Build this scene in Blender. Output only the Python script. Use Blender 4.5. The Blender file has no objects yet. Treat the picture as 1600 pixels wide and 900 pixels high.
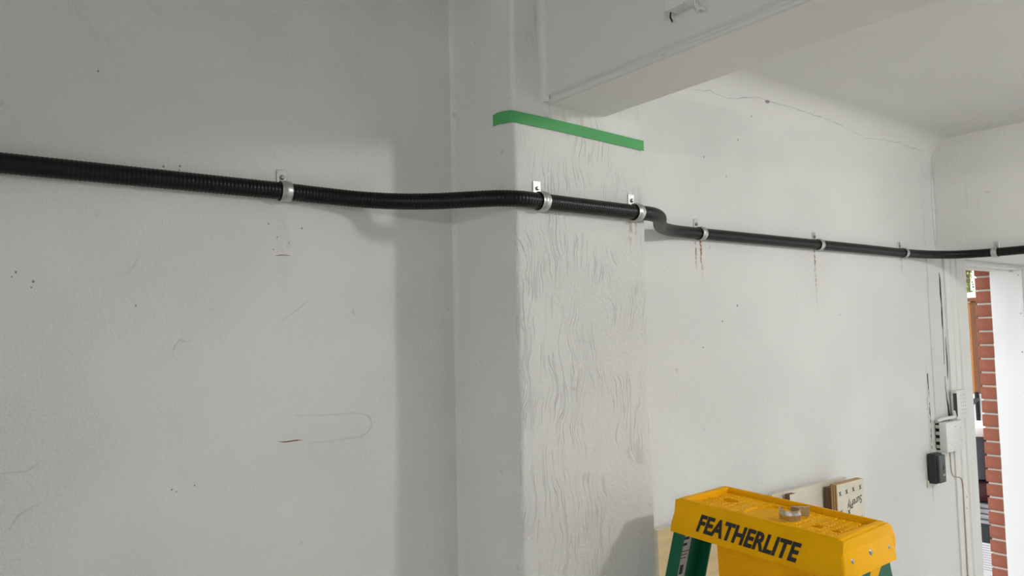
import bpy, bmesh, math, random
from mathutils import Vector, Matrix, noise
random.seed(7)
S = bpy.context.scene
C = S.collection
PI = math.pi
EYE = 1.72                                   # camera height; heights measured from it are written EYE + h

# ------------------------------------------------------------------ camera
def make_camera():
    yaw, pitch, roll = math.radians(37.36), math.radians(3.6), math.radians(-1.283)
    fw = Vector((math.sin(yaw)*math.cos(pitch), math.cos(yaw)*math.cos(pitch), math.sin(pitch)))
    r = Vector((math.cos(yaw), -math.sin(yaw), 0)); u = r.cross(fw)
    r2 = math.cos(roll)*r + math.sin(roll)*u; u2 = -math.sin(roll)*r + math.cos(roll)*u
    cd = bpy.data.cameras.new('camera'); cd.sensor_width = 36; cd.lens = 1180/1600*36; cd.clip_start = 0.02
    o = bpy.data.objects.new('camera', cd); C.objects.link(o)
    M = Matrix((r2, u2, -fw)).transposed().to_4x4(); M.translation = (0, 0, EYE)
    o.matrix_world = M; S.camera = o
make_camera()

# ------------------------------------------------------------------ world, lights, exposure
W = bpy.data.worlds.new('overcast'); S.world = W; W.use_nodes = True
bg = W.node_tree.nodes['Background']; bg.inputs[0].default_value = (0.93, 0.97, 1.0, 1); bg.inputs[1].default_value = 2.3
def point(name, loc, power, radius, col):
    l = bpy.data.lights.new(name, 'POINT'); l.energy = power; l.shadow_soft_size = radius; l.color = col
    o = bpy.data.objects.new(name, l); o.location = loc; C.objects.link(o); return o
def area(name, loc, rot, sx, sy, power, col):
    l = bpy.data.lights.new(name, 'AREA'); l.shape = 'RECTANGLE'; l.size = sx; l.size_y = sy; l.energy = power; l.color = col
    o = bpy.data.objects.new(name, l); o.location = loc; o.rotation_euler = rot; C.objects.link(o); return o
def spot(name, loc, target, power, radius, angle, col):
    l = bpy.data.lights.new(name, 'SPOT'); l.energy = power; l.shadow_soft_size = radius; l.color = col; l.spot_size = math.radians(angle); l.spot_blend = 1.0
    o = bpy.data.objects.new(name, l); o.location = loc; o.rotation_euler = (Vector(target)-Vector(loc)).to_track_quat('-Z', 'Y').to_euler(); C.objects.link(o); return o
point('ceiling_bulb_light', (2.43, -0.75, EYE+0.72), 46, 0.075, (1.0, 0.99, 0.965))
point('rear_bulb_light', (1.75, -2.6, EYE+0.72), 9, 0.08, (1.0, 0.99, 0.965))
spot('clamp_lamp_light', (-1.55, -1.41, EYE+0.36), (2.4, 1.5, EYE+0.1), 58, 0.035, 62, (1.0, 0.985, 0.95))
area('doorway_daylight', (-4.15, 0.3, 1.0), (0, -PI/2, 0), 2.0, 2.0, 7, (0.95, 0.98, 1.0))  # added fill in an invented left wall opening, lifts the pilaster's side
area('garage_door_daylight', (5.45, -1.3, 1.0), (0, PI/2, 0), 1.9, 3.0, 9, (0.97, 0.985, 1.0))  # added unseen fill that brightens the far bay, set in an invented opening
S.view_settings.view_transform = 'Standard'; S.view_settings.look = 'None'
S.view_settings.exposure = 0.07; S.view_settings.gamma = 1.0; S.view_settings.use_curve_mapping = False

# ------------------------------------------------------------------ helpers
def link(name, me, mats=None, parent=None, smooth=None):
    o = bpy.data.objects.new(name, me); C.objects.link(o)
    if mats:
        for m in (mats if isinstance(mats, (list, tuple)) else [mats]): me.materials.append(m)
    if parent: o.parent = parent
    if smooth is not None:
        me.polygons.foreach_set('use_smooth', [True]*len(me.polygons))
        if smooth: me.set_sharp_from_angle(angle=math.radians(smooth))
    return o
def fin(bm, name, mats=None, parent=None, smooth=None):
    bmesh.ops.recalc_face_normals(bm, faces=bm.faces)
    me = bpy.data.meshes.new(name); bm.to_mesh(me); bm.free()
    return link(name, me, mats, parent, smooth)
def box(bm, x0, x1, y0, y1, z0, z1):
    v = [bm.verts.new(p) for p in ((x0,y0,z0),(x1,y0,z0),(x1,y1,z0),(x0,y1,z0),(x0,y0,z1),(x1,y0,z1),(x1,y1,z1),(x0,y1,z1))]
    return [bm.faces.new([v[i] for i in q]) for q in ((0,3,2,1),(4,5,6,7),(0,1,5,4),(1,2,6,5),(2,3,7,6),(3,0,4,7))]
def bevel(bm, w, seg=2, edges=None):
    bmesh.ops.bevel(bm, geom=list(edges or bm.edges), offset=w, segments=seg, affect='EDGES', profile=0.6)
def boxobj(name, dims, mats, parent=None, bev=0.0, seg=2, smooth=None):
    bm = bmesh.new(); box(bm, *dims)
    if bev: bevel(bm, bev, seg)
    return fin(bm, name, mats, parent, smooth if smooth is not None else (35 if bev else None))
def tube(bm, pts, r, seg=8, caps=True):
    pts = [Vector(p) for p in pts]; rings = []
    n = len(pts); up = None
    for i, p in enumerate(pts):
        t = (pts[min(i+1, n-1)] - pts[max(i-1, 0)]).normalized()
        if up is None:
            up = t.orthogonal().normalized()
        up = (up - t*up.dot(t)).normalized(); b = t.cross(up)
        rr = r[i] if isinstance(r, (list, tuple)) else r
        rings.append([bm.verts.new(p + (up*math.cos(a) + b*math.sin(a))*rr) for a in [2*PI*k/seg for k in range(seg)]])
    for a, b in zip(rings, rings[1:]):
        for k in range(seg): bm.faces.new((a[k], a[(k+1)%seg], b[(k+1)%seg], b[k]))
    if caps: bm.faces.new(rings[0][::-1]); bm.faces.new(rings[-1])
def lathe(bm, prof, c, axis='z', seg=20):
    """prof: (radius, height) pairs; spins about an axis through c"""
    rings = []
    for r, h in prof:
        ring = []
        for k in range(seg):
            a = 2*PI*k/seg; p = (r*math.cos(a), r*math.sin(a), h)
            if axis == '-y': p = (p[0], -p[2], p[1])
            elif axis == '-x': p = (-p[2], p[0], p[1])
            ring.append(bm.verts.new(Vector(c) + Vector(p)))
        rings.append(ring)
    for a, b in zip(rings, rings[1:]):
        for k in range(seg): bm.faces.new((a[k], a[(k+1)%seg], b[(k+1)%seg], b[k]))
    bm.faces.new(rings[0][::-1]); bm.faces.new(rings[-1])
def prism(bm, poly, axis, a0, a1):
    """extrude a 2-D polygon along x, y or z; poly gives the other two coordinates in order"""
    def P(q, a): return {'x': (a, q[0], q[1]), 'y': (q[0], a, q[1]), 'z': (q[0], q[1], a)}[axis]
    A = [bm.verts.new(P(q, a0)) for q in poly]; B = [bm.verts.new(P(q, a1)) for q in poly]
    n = len(poly); fs = [bm.faces.new(A), bm.faces.new(B[::-1])]
    for i in range(n): fs.append(bm.faces.new((A[i], A[(i+1)%n], B[(i+1)%n], B[i])))
    return fs
def tag(o, label, cat, group=None):
    o['label'] = label; o['category'] = cat
    if group: o['group'] = group
    return o
def struct(o, kind='structure'):
    o['kind'] = kind; return o
def empty(name, loc, rz=0):
    o = bpy.data.objects.new(name, None); C.objects.link(o); o.location = loc; o.rotation_euler = (0, 0, rz)
    o.empty_display_size = 0.05; return o
def catmull(pts, step):
    P = [Vector(p) for p in pts]; P = [2*P[0]-P[1]] + P + [2*P[-1]-P[-2]]
    out = []
    for i in range(1, len(P)-2):
        a, b, c, d = P[i-1], P[i], P[i+1], P[i+2]
        def tj(t, p, q): return t + max((q-p).length, 1e-6)**0.5
        t0 = 0; t1 = tj(t0, a, b); t2 = tj(t1, b, c); t3 = tj(t2, c, d)
        n = max(2, int((c-b).length/step))
        for k in range(n):
            t = t1 + (t2-t1)*k/n
            A1 = a*((t1-t)/(t1-t0)) + b*((t-t0)/(t1-t0)); A2 = b*((t2-t)/(t2-t1)) + c*((t-t1)/(t2-t1)); A3 = c*((t3-t)/(t3-t2)) + d*((t-t2)/(t3-t2))
            B1 = A1*((t2-t)/(t2-t0)) + A2*((t-t0)/(t2-t0)); B2 = A2*((t3-t)/(t3-t1)) + A3*((t-t1)/(t3-t1))
            out.append(B1*((t2-t)/(t2-t1)) + B2*((t-t1)/(t2-t1)))
    out.append(P[-2]); return out
def text_mesh(name, body, mat, parent, M, size, stretch=1.0, shear=0.0, bold=0.0, depth=0.0, spacing=1.0):
    cu = bpy.data.curves.new(name, 'FONT'); cu.body = body; cu.size = size; cu.shear = shear; cu.offset = bold
    cu.extrude = depth; cu.align_x = 'CENTER'; cu.align_y = 'CENTER'; cu.space_character = spacing; cu.resolution_u = 3
    t = bpy.data.objects.new(name, cu); C.objects.link(t)
    me = bpy.data.meshes.new_from_object(t.evaluated_get(bpy.context.evaluated_depsgraph_get()))
    bpy.data.objects.remove(t)
    me.transform(M @ Matrix.Diagonal((stretch, 1, 1, 1))); me.name = name
    me.materials.clear()
    return link(name, me, mat, parent)

# ------------------------------------------------------------------ materials
def mat(name, col, rough=0.5, metal=0.0, var=0.0, vscale=8, bump=0.0, bscale=60, bdist=0.002, spec=0.5, stretch=None, trans=0.0):
    m = bpy.data.materials.new(name); m.use_nodes = True; nt = m.node_tree; b = nt.nodes['Principled BSDF']
    b.inputs['Base Color'].default_value = (*col, 1); b.inputs['Roughness'].default_value = rough; b.inputs['Metallic'].default_value = metal
    b.inputs['Specular IOR Level'].default_value = spec
    tc = nt.nodes.new('ShaderNodeTexCoord'); vec = tc.outputs['Object']
    if stretch:
        mp = nt.nodes.new('ShaderNodeMapping'); mp.inputs['Scale'].default_value = stretch; nt.links.new(vec, mp.inputs['Vector']); vec = mp.outputs['Vector']
    if var:
        n = nt.nodes.new('ShaderNodeTexNoise'); n.inputs['Scale'].default_value = vscale; n.inputs['Detail'].default_value = 4
        r = nt.nodes.new('ShaderNodeValToRGB'); r.color_ramp.elements[0].position = 0.3; r.color_ramp.elements[1].position = 0.7
        r.color_ramp.elements[0].color = (*[c*(1-var) for c in col], 1); r.color_ramp.elements[1].color = (*[min(1, c*(1+var)) for c in col], 1)
        nt.links.new(vec, n.inputs['Vector']); nt.links.new(n.outputs['Fac'], r.inputs['Fac']); nt.links.new(r.outputs['Color'], b.inputs['Base Color'])
    if bump:
        n = nt.nodes.new('ShaderNodeTexNoise'); n.inputs['Scale'].default_value = bscale; n.inputs['Detail'].default_value = 4
        bp = nt.nodes.new('ShaderNodeBump'); bp.inputs['Strength'].default_value = bump; bp.inputs['Distance'].default_value = bdist
        nt.links.new(vec, n.inputs['Vector']); nt.links.new(n.outputs['Fac'], bp.inputs['Height']); nt.links.new(bp.outputs['Normal'], b.inputs['Normal'])
    return m

class NG:
    """small wrapper that builds math node chains"""
    def __init__(s, nt): s.nt = nt
    def math(s, op, a, b=None, c=None, clamp=False):
        n = s.nt.nodes.new('ShaderNodeMath'); n.operation = op; n.use_clamp = clamp
        for i, v in enumerate((a, b, c)):
            if v is None: continue
            if isinstance(v, (int, float)): n.inputs[i].default_value = v
            else: s.nt.links.new(v, n.inputs[i])
        return n.outputs[0]
    def noise(s, vec, scale, detail=3, rough=0.5, dist=0.0):
        n = s.nt.nodes.new('ShaderNodeTexNoise'); n.inputs['Scale'].default_value = scale; n.inputs['Detail'].default_value = detail
        n.inputs['Roughness'].default_value = rough; n.inputs['Distortion'].default_value = dist
        s.nt.links.new(vec, n.inputs['Vector']); return n.outputs['Fac']
    def mapping(s, vec, scale=(1,1,1), loc=(0,0,0)):
        n = s.nt.nodes.new('ShaderNodeMapping'); n.inputs['Scale'].default_value = scale; n.inputs['Location'].default_value = loc
        s.nt.links.new(vec, n.inputs['Vector']); return n.outputs['Vector']
    def range(s, v, a, b, c=0.0, d=1.0, smooth=True):
        n = s.nt.nodes.new('ShaderNodeMapRange'); n.interpolation_type = 'SMOOTHSTEP' if smooth else 'LINEAR'
        n.inputs[1].default_value = a; n.inputs[2].default_value = b; n.inputs[3].default_value = c; n.inputs[4].default_value = d
        s.nt.links.new(v, n.inputs[0]); return n.outputs[0]
    def mix(s, fac, a, b):
        n = s.nt.nodes.new('ShaderNodeMix'); n.data_type = 'RGBA'
        if isinstance(fac, (int, float)): n.inputs[0].default_value = fac
        else: s.nt.links.new(fac, n.inputs[0])
        for i, v in ((6, a), (7, b)):
            if isinstance(v, tuple): n.inputs[i].default_value = (*v, 1)
            else: s.nt.links.new(v, n.inputs[i])
        return n.outputs[2]

def plaster(name, col, fine=0.5, strokes=0.0, stains=(), rough=0.6, dist=0.004, specks=0.3, front=None):
    m = bpy.data.materials.new(name); m.use_nodes = True; nt = m.node_tree; b = nt.nodes['Principled BSDF']; g = NG(nt)
    b.inputs['Roughness'].default_value = rough; b.inputs['Specular IOR Level'].default_value = 0.25
    tc = nt.nodes.new('ShaderNodeTexCoord'); P = tc.outputs['Object']
    big = g.noise(P, 2.2, 3); mid = g.noise(P, 26, 4, 0.6); sm = g.noise(P, 150, 3, 0.7); area_ = g.noise(P, 3.1, 2)
    # patches of rougher and smoother plaster
    patch = g.range(area_, 0.38, 0.62, 0.25, 1.0)
    h = g.math('ADD', g.math('MULTIPLY', big, 2.0), g.math('MULTIPLY', mid, 1.3))
    h = g.math('ADD', h, g.math('MULTIPLY', g.math('MULTIPLY', sm, patch), fine))
    spk = g.range(g.noise(P, 55, 2), 0.735, 0.77)
    if strokes:
        # combed, wavy up and down strokes
        wob = g.noise(P, 7, 2)
        sep = nt.nodes.new('ShaderNodeSeparateXYZ'); nt.links.new(P, sep.inputs[0])
        cmb = nt.nodes.new('ShaderNodeCombineXYZ')
        nt.links.new(g.math('ADD', sep.outputs[0], g.math('MULTIPLY', wob, 0.09)), cmb.inputs[0]); nt.links.new(sep.outputs[1], cmb.inputs[1]); nt.links.new(sep.outputs[2], cmb.inputs[2])
        st = g.noise(g.mapping(cmb.outputs[0], (68, 68, 3.8)), 1.0, 2, 0.5)
        line = g.range(g.math('ABSOLUTE', g.math('SUBTRACT', st, 0.5)), 0.0, 0.03, 1.0, 0.0)
        lm = g.range(g.noise(g.mapping(P, (1, 1, 1), (3, 1, 2)), 9, 2), 0.42, 0.6)
        if front is not None: lm = g.math('MULTIPLY', lm, g.range(sep.outputs[1], front, front+0.006, 1.0, 0.0))
        h = g.math('SUBTRACT', h, g.math('MULTIPLY', g.math('MULTIPLY', line, lm), strokes))
        h = g.math('ADD', h, g.math('MULTIPLY', st, strokes*0.06))
    bp = nt.nodes.new('ShaderNodeBump'); bp.inputs['Strength'].default_value = 0.55; bp.inputs['Distance'].default_value = dist
    nt.links.new(h, bp.inputs['Height']); nt.links.new(bp.outputs['Normal'], b.inputs['Normal'])
    cmul = g.range(g.noise(P, 1.3, 4), 0.3, 0.7)
    c = g.mix(cmul, tuple(x*0.955 for x in col), col)
    c = g.mix(g.math('MULTIPLY', g.range(g.noise(P, 34, 1), 0.74, 0.80), specks), c, (0.42, 0.38, 0.33))
    if stains:
        sep = nt.nodes.new('ShaderNodeSeparateXYZ'); nt.links.new(P, sep.inputs[0])
        wig = g.math('MULTIPLY', g.math('SUBTRACT', g.noise(P, 22, 3), 0.5), 0.02)
        br = g.range(g.noise(P, 90, 3), 0.36, 0.56)
        for (x0, zt, zb, w, colr, amt) in stains:
            dx = g.math('ABSOLUTE', g.math('SUBTRACT', g.math('ADD', sep.outputs[0], wig), x0))
            fx = g.range(dx, w*0.25, w, 1.0, 0.0)
            fz = g.math('MULTIPLY', g.range(sep.outputs[2], zb, zt-0.02), g.range(sep.outputs[2], zt-0.004, zt+0.01, 1.0, 0.0))
            f = g.math('MULTIPLY', g.math('MULTIPLY', fx, fz), g.math('MULTIPLY', br, amt))
            c = g.mix(f, c, colr)
    nt.links.new(c, b.inputs['Base Color'])
    return m

RUST = (0.32, 0.13, 0.04)
WHITE = (0.80, 0.80, 0.78)
m_wall = plaster('painted_plaster_wall', WHITE, 2.0, stains=[
    (1.863, EYE+0.275, EYE+0.17, 0.006, RUST, 0.9), (1.889, EYE+0.282, EYE+0.14, 0.0065, RUST, 1.0), (2.528, EYE+0.285, EYE+0.11, 0.007, RUST, 1.0), (2.529, EYE+0.2, EYE+0.02, 0.004, RUST, 0.35),
    (3.18, EYE+0.28, EYE+0.2, 0.008, (0.5, 0.42, 0.33), 0.6),
    (0.56, EYE+0.26, EYE-0.02, 0.022, (0.50, 0.45, 0.40), 0.16)])
m_pil = plaster('combed_plaster_pilaster', (0.80, 0.80, 0.775), 2.0, strokes=2.7, stains=[(1.327, EYE+0.268, EYE+0.2, 0.007, (0.45, 0.33, 0.18), 0.7), (1.345, EYE+0.268, EYE+0.215, 0.005, (0.45, 0.33, 0.18), 0.6)], front=1.268)
m_beam = plaster('painted_plaster_beam', (0.785, 0.785, 0.775), 0.35)
m_soffit = plaster('bounce_lit_soffit', (0.90, 0.882, 0.835), 0.2, dist=0.002, specks=0.1)  # same white paint as the beam, with bounce light put into the colour
m_ceil = plaster('painted_plaster_ceiling', (0.795, 0.792, 0.770), 0.3, dist=0.003, specks=0.12)
m_bulk = plaster('combed_plaster_bulkhead', (0.80, 0.795, 0.765), 0.3, strokes=0.5, dist=0.003)
m_floor = mat('concrete_floor', (0.64, 0.63, 0.60), 0.8, var=0.15, vscale=3, bump=0.3)
m_wood_white = mat('white_painted_wood', (0.80, 0.80, 0.77), 0.45, var=0.03, vscale=5, bump=0.15, bscale=30, stretch=(6, 6, 0.4))
m_jamb = mat('bright_white_jamb_paint', (0.86, 0.86, 0.85), 0.4, bump=0.1, bscale=20, stretch=(6, 6, 0.4))
m_dark = mat('dark_gap', (0.012, 0.011, 0.010), 0.9)
m_crackgrey = mat('crack_dirt', (0.30, 0.29, 0.27), 0.9)
m_conduit = mat('black_pvc', (0.004, 0.004, 0.004), 0.33, var=0.2, vscale=14, spec=0.28)
m_scrape = mat('rusty_scrape', (0.22, 0.11, 0.06), 0.9)
m_steel = mat('galvanised_steel', (0.52, 0.53, 0.52), 0.42, metal=1.0, var=0.12, vscale=60, bump=0.1, bscale=200, bdist=0.0005)
m_screw = mat('zinc_screw', (0.42, 0.42, 0.41), 0.35, metal=1.0)
m_tape = mat('green_masking_tape', (0.085, 0.40, 0.125), 0.65, var=0.06, vscale=40, bump=0.3, bscale=300, bdist=0.0006)
m_yellow = mat('yellow_ladder_plastic', (0.93, 0.46, 0.003), 0.45, var=0.07, vscale=12, bump=0.12, bscale=60, bdist=0.001, spec=0.06)
m_orange = mat('amber_ladder_plastic', (0.93, 0.40, 0.004), 0.45, var=0.12, vscale=14, spec=0.06)
m_green = mat('green_fibreglass', (0.004, 0.115, 0.055), 0.45, var=0.08, vscale=20, spec=0.25)
m_ink = mat('black_stencil_ink', (0.012, 0.011, 0.010), 0.6)
m_label = mat('grey_label_paper', (0.46, 0.44, 0.41), 0.6)
m_rivet = mat('grey_rivet', (0.30, 0.32, 0.32), 0.4, metal=0.8)
m_ply = mat('plywood_face', (0.66, 0.50, 0.27), 0.65, var=0.10, vscale=5, stretch=(1, 1, 6))
m_plypale = mat('pale_plywood_face', (0.72, 0.66, 0.54), 0.65, var=0.06, vscale=5, stretch=(1, 1, 6))
m_plydark = mat('brown_board', (0.16, 0.075, 0.035), 0.6, var=0.15, vscale=9)
def ply_edge():
    m = bpy.data.materials.new('plywood_edge'); m.use_nodes = True; nt = m.node_tree; b = nt.nodes['Principled BSDF']; g = NG(nt)
    tc = nt.nodes.new('ShaderNodeTexCoord'); sep = nt.nodes.new('ShaderNodeSeparateXYZ'); nt.links.new(tc.outputs['Object'], sep.inputs[0])
    s = g.math('SINE', g.math('MULTIPLY', sep.outputs[1], 2*PI/0.008))
    nt.links.new(g.mix(g.range(s, -0.3, 0.3), (0.30, 0.15, 0.06), (0.66, 0.44, 0.20)), b.inputs['Base Color']); b.inputs['Roughness'].default_value = 0.7
    return m
m_plyedge = ply_edge()
m_plastic_white = mat('white_plastic', (0.78, 0.78, 0.75), 0.4, var=0.02)
m_plastic_black = mat('black_plastic', (0.018, 0.02, 0.019), 0.4)
m_plastic_grey = mat('dark_grey_plastic', (0.06, 0.065, 0.062), 0.45)
m_wire = mat('pinkish_wire', (0.48, 0.34, 0.27), 0.6)
m_cream = mat('old_cream_plastic', (0.66, 0.63, 0.52), 0.5)
m_brick = mat('red_brick', (0.30, 0.098, 0.058), 0.85, var=0.22, vscale=14, bump=0.5, bscale=90)
m_mortar = mat('mortar', (0.55, 0.50, 0.44), 0.9, bump=0.3, bscale=120)
m_fence = mat('orange_cedar', (0.42, 0.17, 0.045), 0.6, var=0.35, vscale=3, stretch=(5, 5, 0.5))
m_fence2 = mat('brown_cedar', (0.20, 0.075, 0.03), 0.65, var=0.3, vscale=3, stretch=(5, 5, 0.5))
m_leaf = mat('yellow_green_leaf', (0.30, 0.36, 0.06), 0.6, var=0.4, vscale=3)
m_bark = mat('bark', (0.16, 0.11, 0.075), 0.9, var=0.3, bump=0.5)
m_shedroof = mat('pale_shed_roof', (0.72, 0.71, 0.70), 0.6)
m_shedwall = mat('beige_shed_wall', (0.50, 0.44, 0.35), 0.7)
m_lid = mat('white_lid', (0.86, 0.86, 0.86), 0.4)
m_bin = mat('slate_grey_bin', (0.075, 0.08, 0.095), 0.5)
m_maroon = mat('maroon_cloth', (0.055, 0.012, 0.018), 0.8)
m_tarp = mat('grey_tarp', (0.36, 0.36, 0.38), 0.6, var=0.2, vscale=12)
m_tote = mat('black_tote_plastic', (0.012, 0.012, 0.013), 0.45)
m_paper = mat('white_paper', (0.80, 0.80, 0.83), 0.6)
m_printgrey = mat('grey_print', (0.40, 0.40, 0.44), 0.7)
m_ground = mat('outdoor_concrete', (0.40, 0.39, 0.37), 0.9, var=0.15, vscale=2)

# ------------------------------------------------------------------ the room
WY, CEIL, LOW = 1.5, EYE+0.82, EYE+0.305
XB = 3.50                                     # face of the bulkhead over the side door
DX0, DX1, HEAD = 3.765, 4.48, EYE+0.296      # door opening in the long wall
struct(boxobj('floor', (-4.4, 5.5, -3.8, 1.74, -0.15, 0.0), m_floor))
def build_shell():
    bm = bmesh.new()
    box(bm, -4.4, 3.40, WY, 1.74, 0, CEIL+0.1); box(bm, 3.40, DX0, WY, 1.74, 0, CEIL+0.1)
    box(bm, DX0, DX1+0.02, WY, 1.74, HEAD+0.0, CEIL+0.1); box(bm, DX1+0.02, 5.6, WY, 1.65, 0, CEIL+0.1)
    w = struct(fin(bm, 'wall_back', m_wall))
    bm = bmesh.new(); box(bm, -4.4, XB+0.1, -3.8, WY, CEIL, CEIL+0.15); struct(fin(bm, 'ceiling', m_ceil))
    bm = bmesh.new()
    # rounded cove between wall and ceiling in the far bay, and on the near bay
    R = 0.095; n = 12
    for x0, x1 in ((1.30, XB),):
        arc = [(WY+0.0005, CEIL-R)] + [(WY-R+R*math.cos(PI/2*k/n), CEIL-R+R*math.sin(PI/2*k/n)) for k in range(n+1)] + [(WY-R, CEIL+0.0005), (WY+0.0005, CEIL+0.0005)]
        prism(bm, arc, 'x', x0, x1)
    struct(fin(bm, 'trim_1', m_ceil, smooth=50))
    bm = bmesh.new(); box(bm, XB, XB+0.1, -3.8, WY, LOW, CEIL+0.1); box(bm, XB+0.1, 5.6, -3.8, WY, LOW, LOW+0.15)
    bevel(bm, 0.006, 2, [e for e in bm.edges if abs(e.verts[0].co.x-XB) < 1e-5 and abs(e.verts[1].co.x-XB) < 1e-5 and abs(e.verts[0].co.z-LOW) < 1e-5 and abs(e.verts[1].co.z-LOW) < 1e-5])
    struct(fin(bm, 'ceiling_low', m_bulk, smooth=40))
    struct(boxobj('wall_front', (-4.4, 5.7, -4.0, -3.8, 0, CEIL+0.1), m_ceil))
    bm = bmesh.new(); box(bm, 5.5, 5.7, -3.8, -2.8, 0, LOW+0.1); box(bm, 5.5, 5.7, 0.2, 1.65, 0, LOW+0.1); box(bm, 5.5, 5.7, -2.8, 0.2, 1.97, LOW+0.1)  # the gap in this unseen wall is added to let fill light in
    struct(fin(bm, 'wall_right', m_ceil))
    bm = bmesh.new(); box(bm, -4.4, -4.2, -3.8, -0.7, 0, CEIL+0.1); box(bm, -4.4, -4.2, 1.3, WY, 0, CEIL+0.1); box(bm, -4.4, -4.2, -0.7, 1.3, 2.0, CEIL+0.1)  # unseen wall, its opening invented for the left fill
    struct(fin(bm, 'wall_left', m_ceil))
    return w
wall = build_shell()

def build_pilaster():
    x0, x1, y0 = 0.979, 1.382, 1.263
    prof = []
    f = 0.016
    for k in range(5): a = PI/2*k/4; prof.append((x0-f+f*math.sin(a), WY+0.002-f+f*math.cos(a)))       # soft inner corner
    for k in range(1, 12): prof.append((x0, WY-f-(WY-f-y0-0.012)*k/12))
    r = 0.010
    for k in range(5): a = PI/2*k/4; prof.append((x0+r-r*math.cos(a), y0+r-r*math.sin(a)))
    for k in range(1, 26): prof.append((x0+r+(x1-x0-2*r)*k/26, y0))
    for k in range(5): a = PI/2*k/4; prof.append((x1-r+r*math.sin(a), y0+r-r*math.cos(a)))
    for k in range(1, 8): prof.append((x1, y0+r+(WY-y0-r)*k/7+0.0003*k))
    bm = bmesh.new(); nz = 230; rows = []
    for j in range(nz+1):
        z = CEIL*j/nz; row = []
        for i, (x, y) in enumerate(prof):
            d = noise.noise(Vector((x*3, y*3, z*4)))*0.004 + noise.noise(Vector((x*14, y*14, z*17)))*0.0016
            edge = 1.0 if 15 < i < 22 else 0.45
            nx, ny = (-1, 0) if i < 17 else ((0, -1) if i < 46 else (1, 0))
            k = 0.0 if i < 5 or i > 50 else edge
            if 16 <= i <= 20: nx, ny = -0.7, -0.7
            row.append(bm.verts.new((x+nx*d*k, y+ny*d*k, z)))
        rows.append(row)
    for a, b in zip(rows, rows[1:]):
        for i in range(len(prof)-1): bm.faces.new((a[i], a[i+1], b[i+1], b[i]))
    o = struct(fin(bm, 'wall_pilaster', m_pil, smooth=50)); return o
pil = build_pilaster()

def build_beam():
    xa, xb, zs = 1.066, 1.253, EYE+0.512
    bm = bmesh.new(); ny = 260; rows = []
    for j in range(ny+1):
        y = 1.30 - (1.30+3.8)*j/ny
        n1 = noise.noise(Vector((y*9, 0.3, 1.0)))*0.004 + noise.noise(Vector((y*40, 2.3, 1.0)))*0.0022
        n2 = noise.noise(Vector((y*12, 5.3, 3.0)))*0.004 + noise.noise(Vector((y*55, 8.3, 3.0)))*0.0022
        cz = 0.0125 + n1*0.7; cx = 0.011 + n2*0.8
        w = noise.noise(Vector((y*3, 9.0, 0)))*0.0015
        pr = [(xa+w, CEIL), (xa+w, zs+0.16), (xa+w, zs+0.06), (xa-0.0015+w, zs+cz+0.005), (xa+0.0045+w, zs+cz-0.0005), (xa+0.0045+w, zs+0.0085+n2*0.2), (xa+0.0005+w, zs+0.007+n2*0.2), (xa+0.004+w, zs+0.0045), (xa+cx*0.55, zs+0.0005), (xa+cx+0.004, zs), (xa+0.06, zs+w), (xb-0.06, zs-w), (xb-0.003, zs), (xb, zs+0.003), (xb, zs+0.1), (xb, CEIL)]
        rows.append([bm.verts.new((x, y, z)) for x, z in pr])
    for a, b in zip(rows, rows[1:]):
        for i in range(len(a)-1):
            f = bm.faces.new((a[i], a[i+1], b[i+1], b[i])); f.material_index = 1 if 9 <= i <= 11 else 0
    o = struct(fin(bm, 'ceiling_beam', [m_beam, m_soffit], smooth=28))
    # rounded plaster fillet where the beam's side meets the pilaster
    bm = bmesh.new(); R = 0.016; n = 8; yf = 1.263
    arc = [(xa+0.001, yf+0.004), (xa+0.001, yf-R)] + [(xa-R+R*math.cos(PI/2*k/n), yf-R+R*math.sin(PI/2*k/n)) for k in range(1, n+1)] + [(xa-R, yf+0.004)]
    prism(bm, arc, 'z', zs+0.003, CEIL)
    fin(bm, 'plaster_fillet', m_beam, o, smooth=40)
    return o
beam = build_beam()

# plaster ridges and cracks on the long wall (real relief, half buried)
def ridge(name, pts, r, m, parent, seg=6):
    P = catmull(pts, 0.006); bm = bmesh.new(); n = len(P)
    rad = [max(0.0003, 1.35*r*min(1, 4*i/n+0.05, 4*(n-1-i)/n+0.05)*(0.75+0.5*noise.noise(p*60))) for i, p in enumerate(P)]
    tube(bm, P, rad, seg); return fin(bm, name, m, parent, smooth=60)
def wp(x, h, y=WY): return (x, y, EYE+h)
def wl(pts, y=WY): return [wp(x, h, y) for x, h in pts]
Y1 = WY-0.0002
ridge('plaster_ridge', wl([(0.548,-0.150),(0.60,-0.153),(0.68,-0.157),(0.724,-0.159),(0.747,-0.166),(0.756,-0.181),(0.750,-0.198),(0.738,-0.206),(0.69,-0.209),(0.637,-0.211),(0.59,-0.207)], Y1), 0.0022, m_wall, wall)
ridge('plaster_ridge', wl([(0.351,-0.022),(0.354,-0.006),(0.363,0.006),(0.374,0.004),(0.386,0.007)], Y1), 0.0019, m_wall, wall)
ridge('plaster_ridge', wl([(0.06,-0.200),(0.10,-0.205),(0.127,-0.206),(0.137,-0.198),(0.148,-0.188)], Y1), 0.0016, m_wall, wall)
ridge('plaster_ridge', wl([(0.172,0.630),(0.177,0.609),(0.187,0.589),(0.208,0.564),(0.219,0.545),(0.223,0.530)], Y1), 0.0021, m_wall, wall)
ridge('plaster_ridge', wl([(0.226,0.565),(0.236,0.548),(0.244,0.536),(0.249,0.520)], Y1), 0.0019, m_wall, wall)
ridge('plaster_ridge', wl([(0.305,0.640),(0.312,0.625),(0.325,0.610)], Y1), 0.0016, m_wall, wall)
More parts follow.
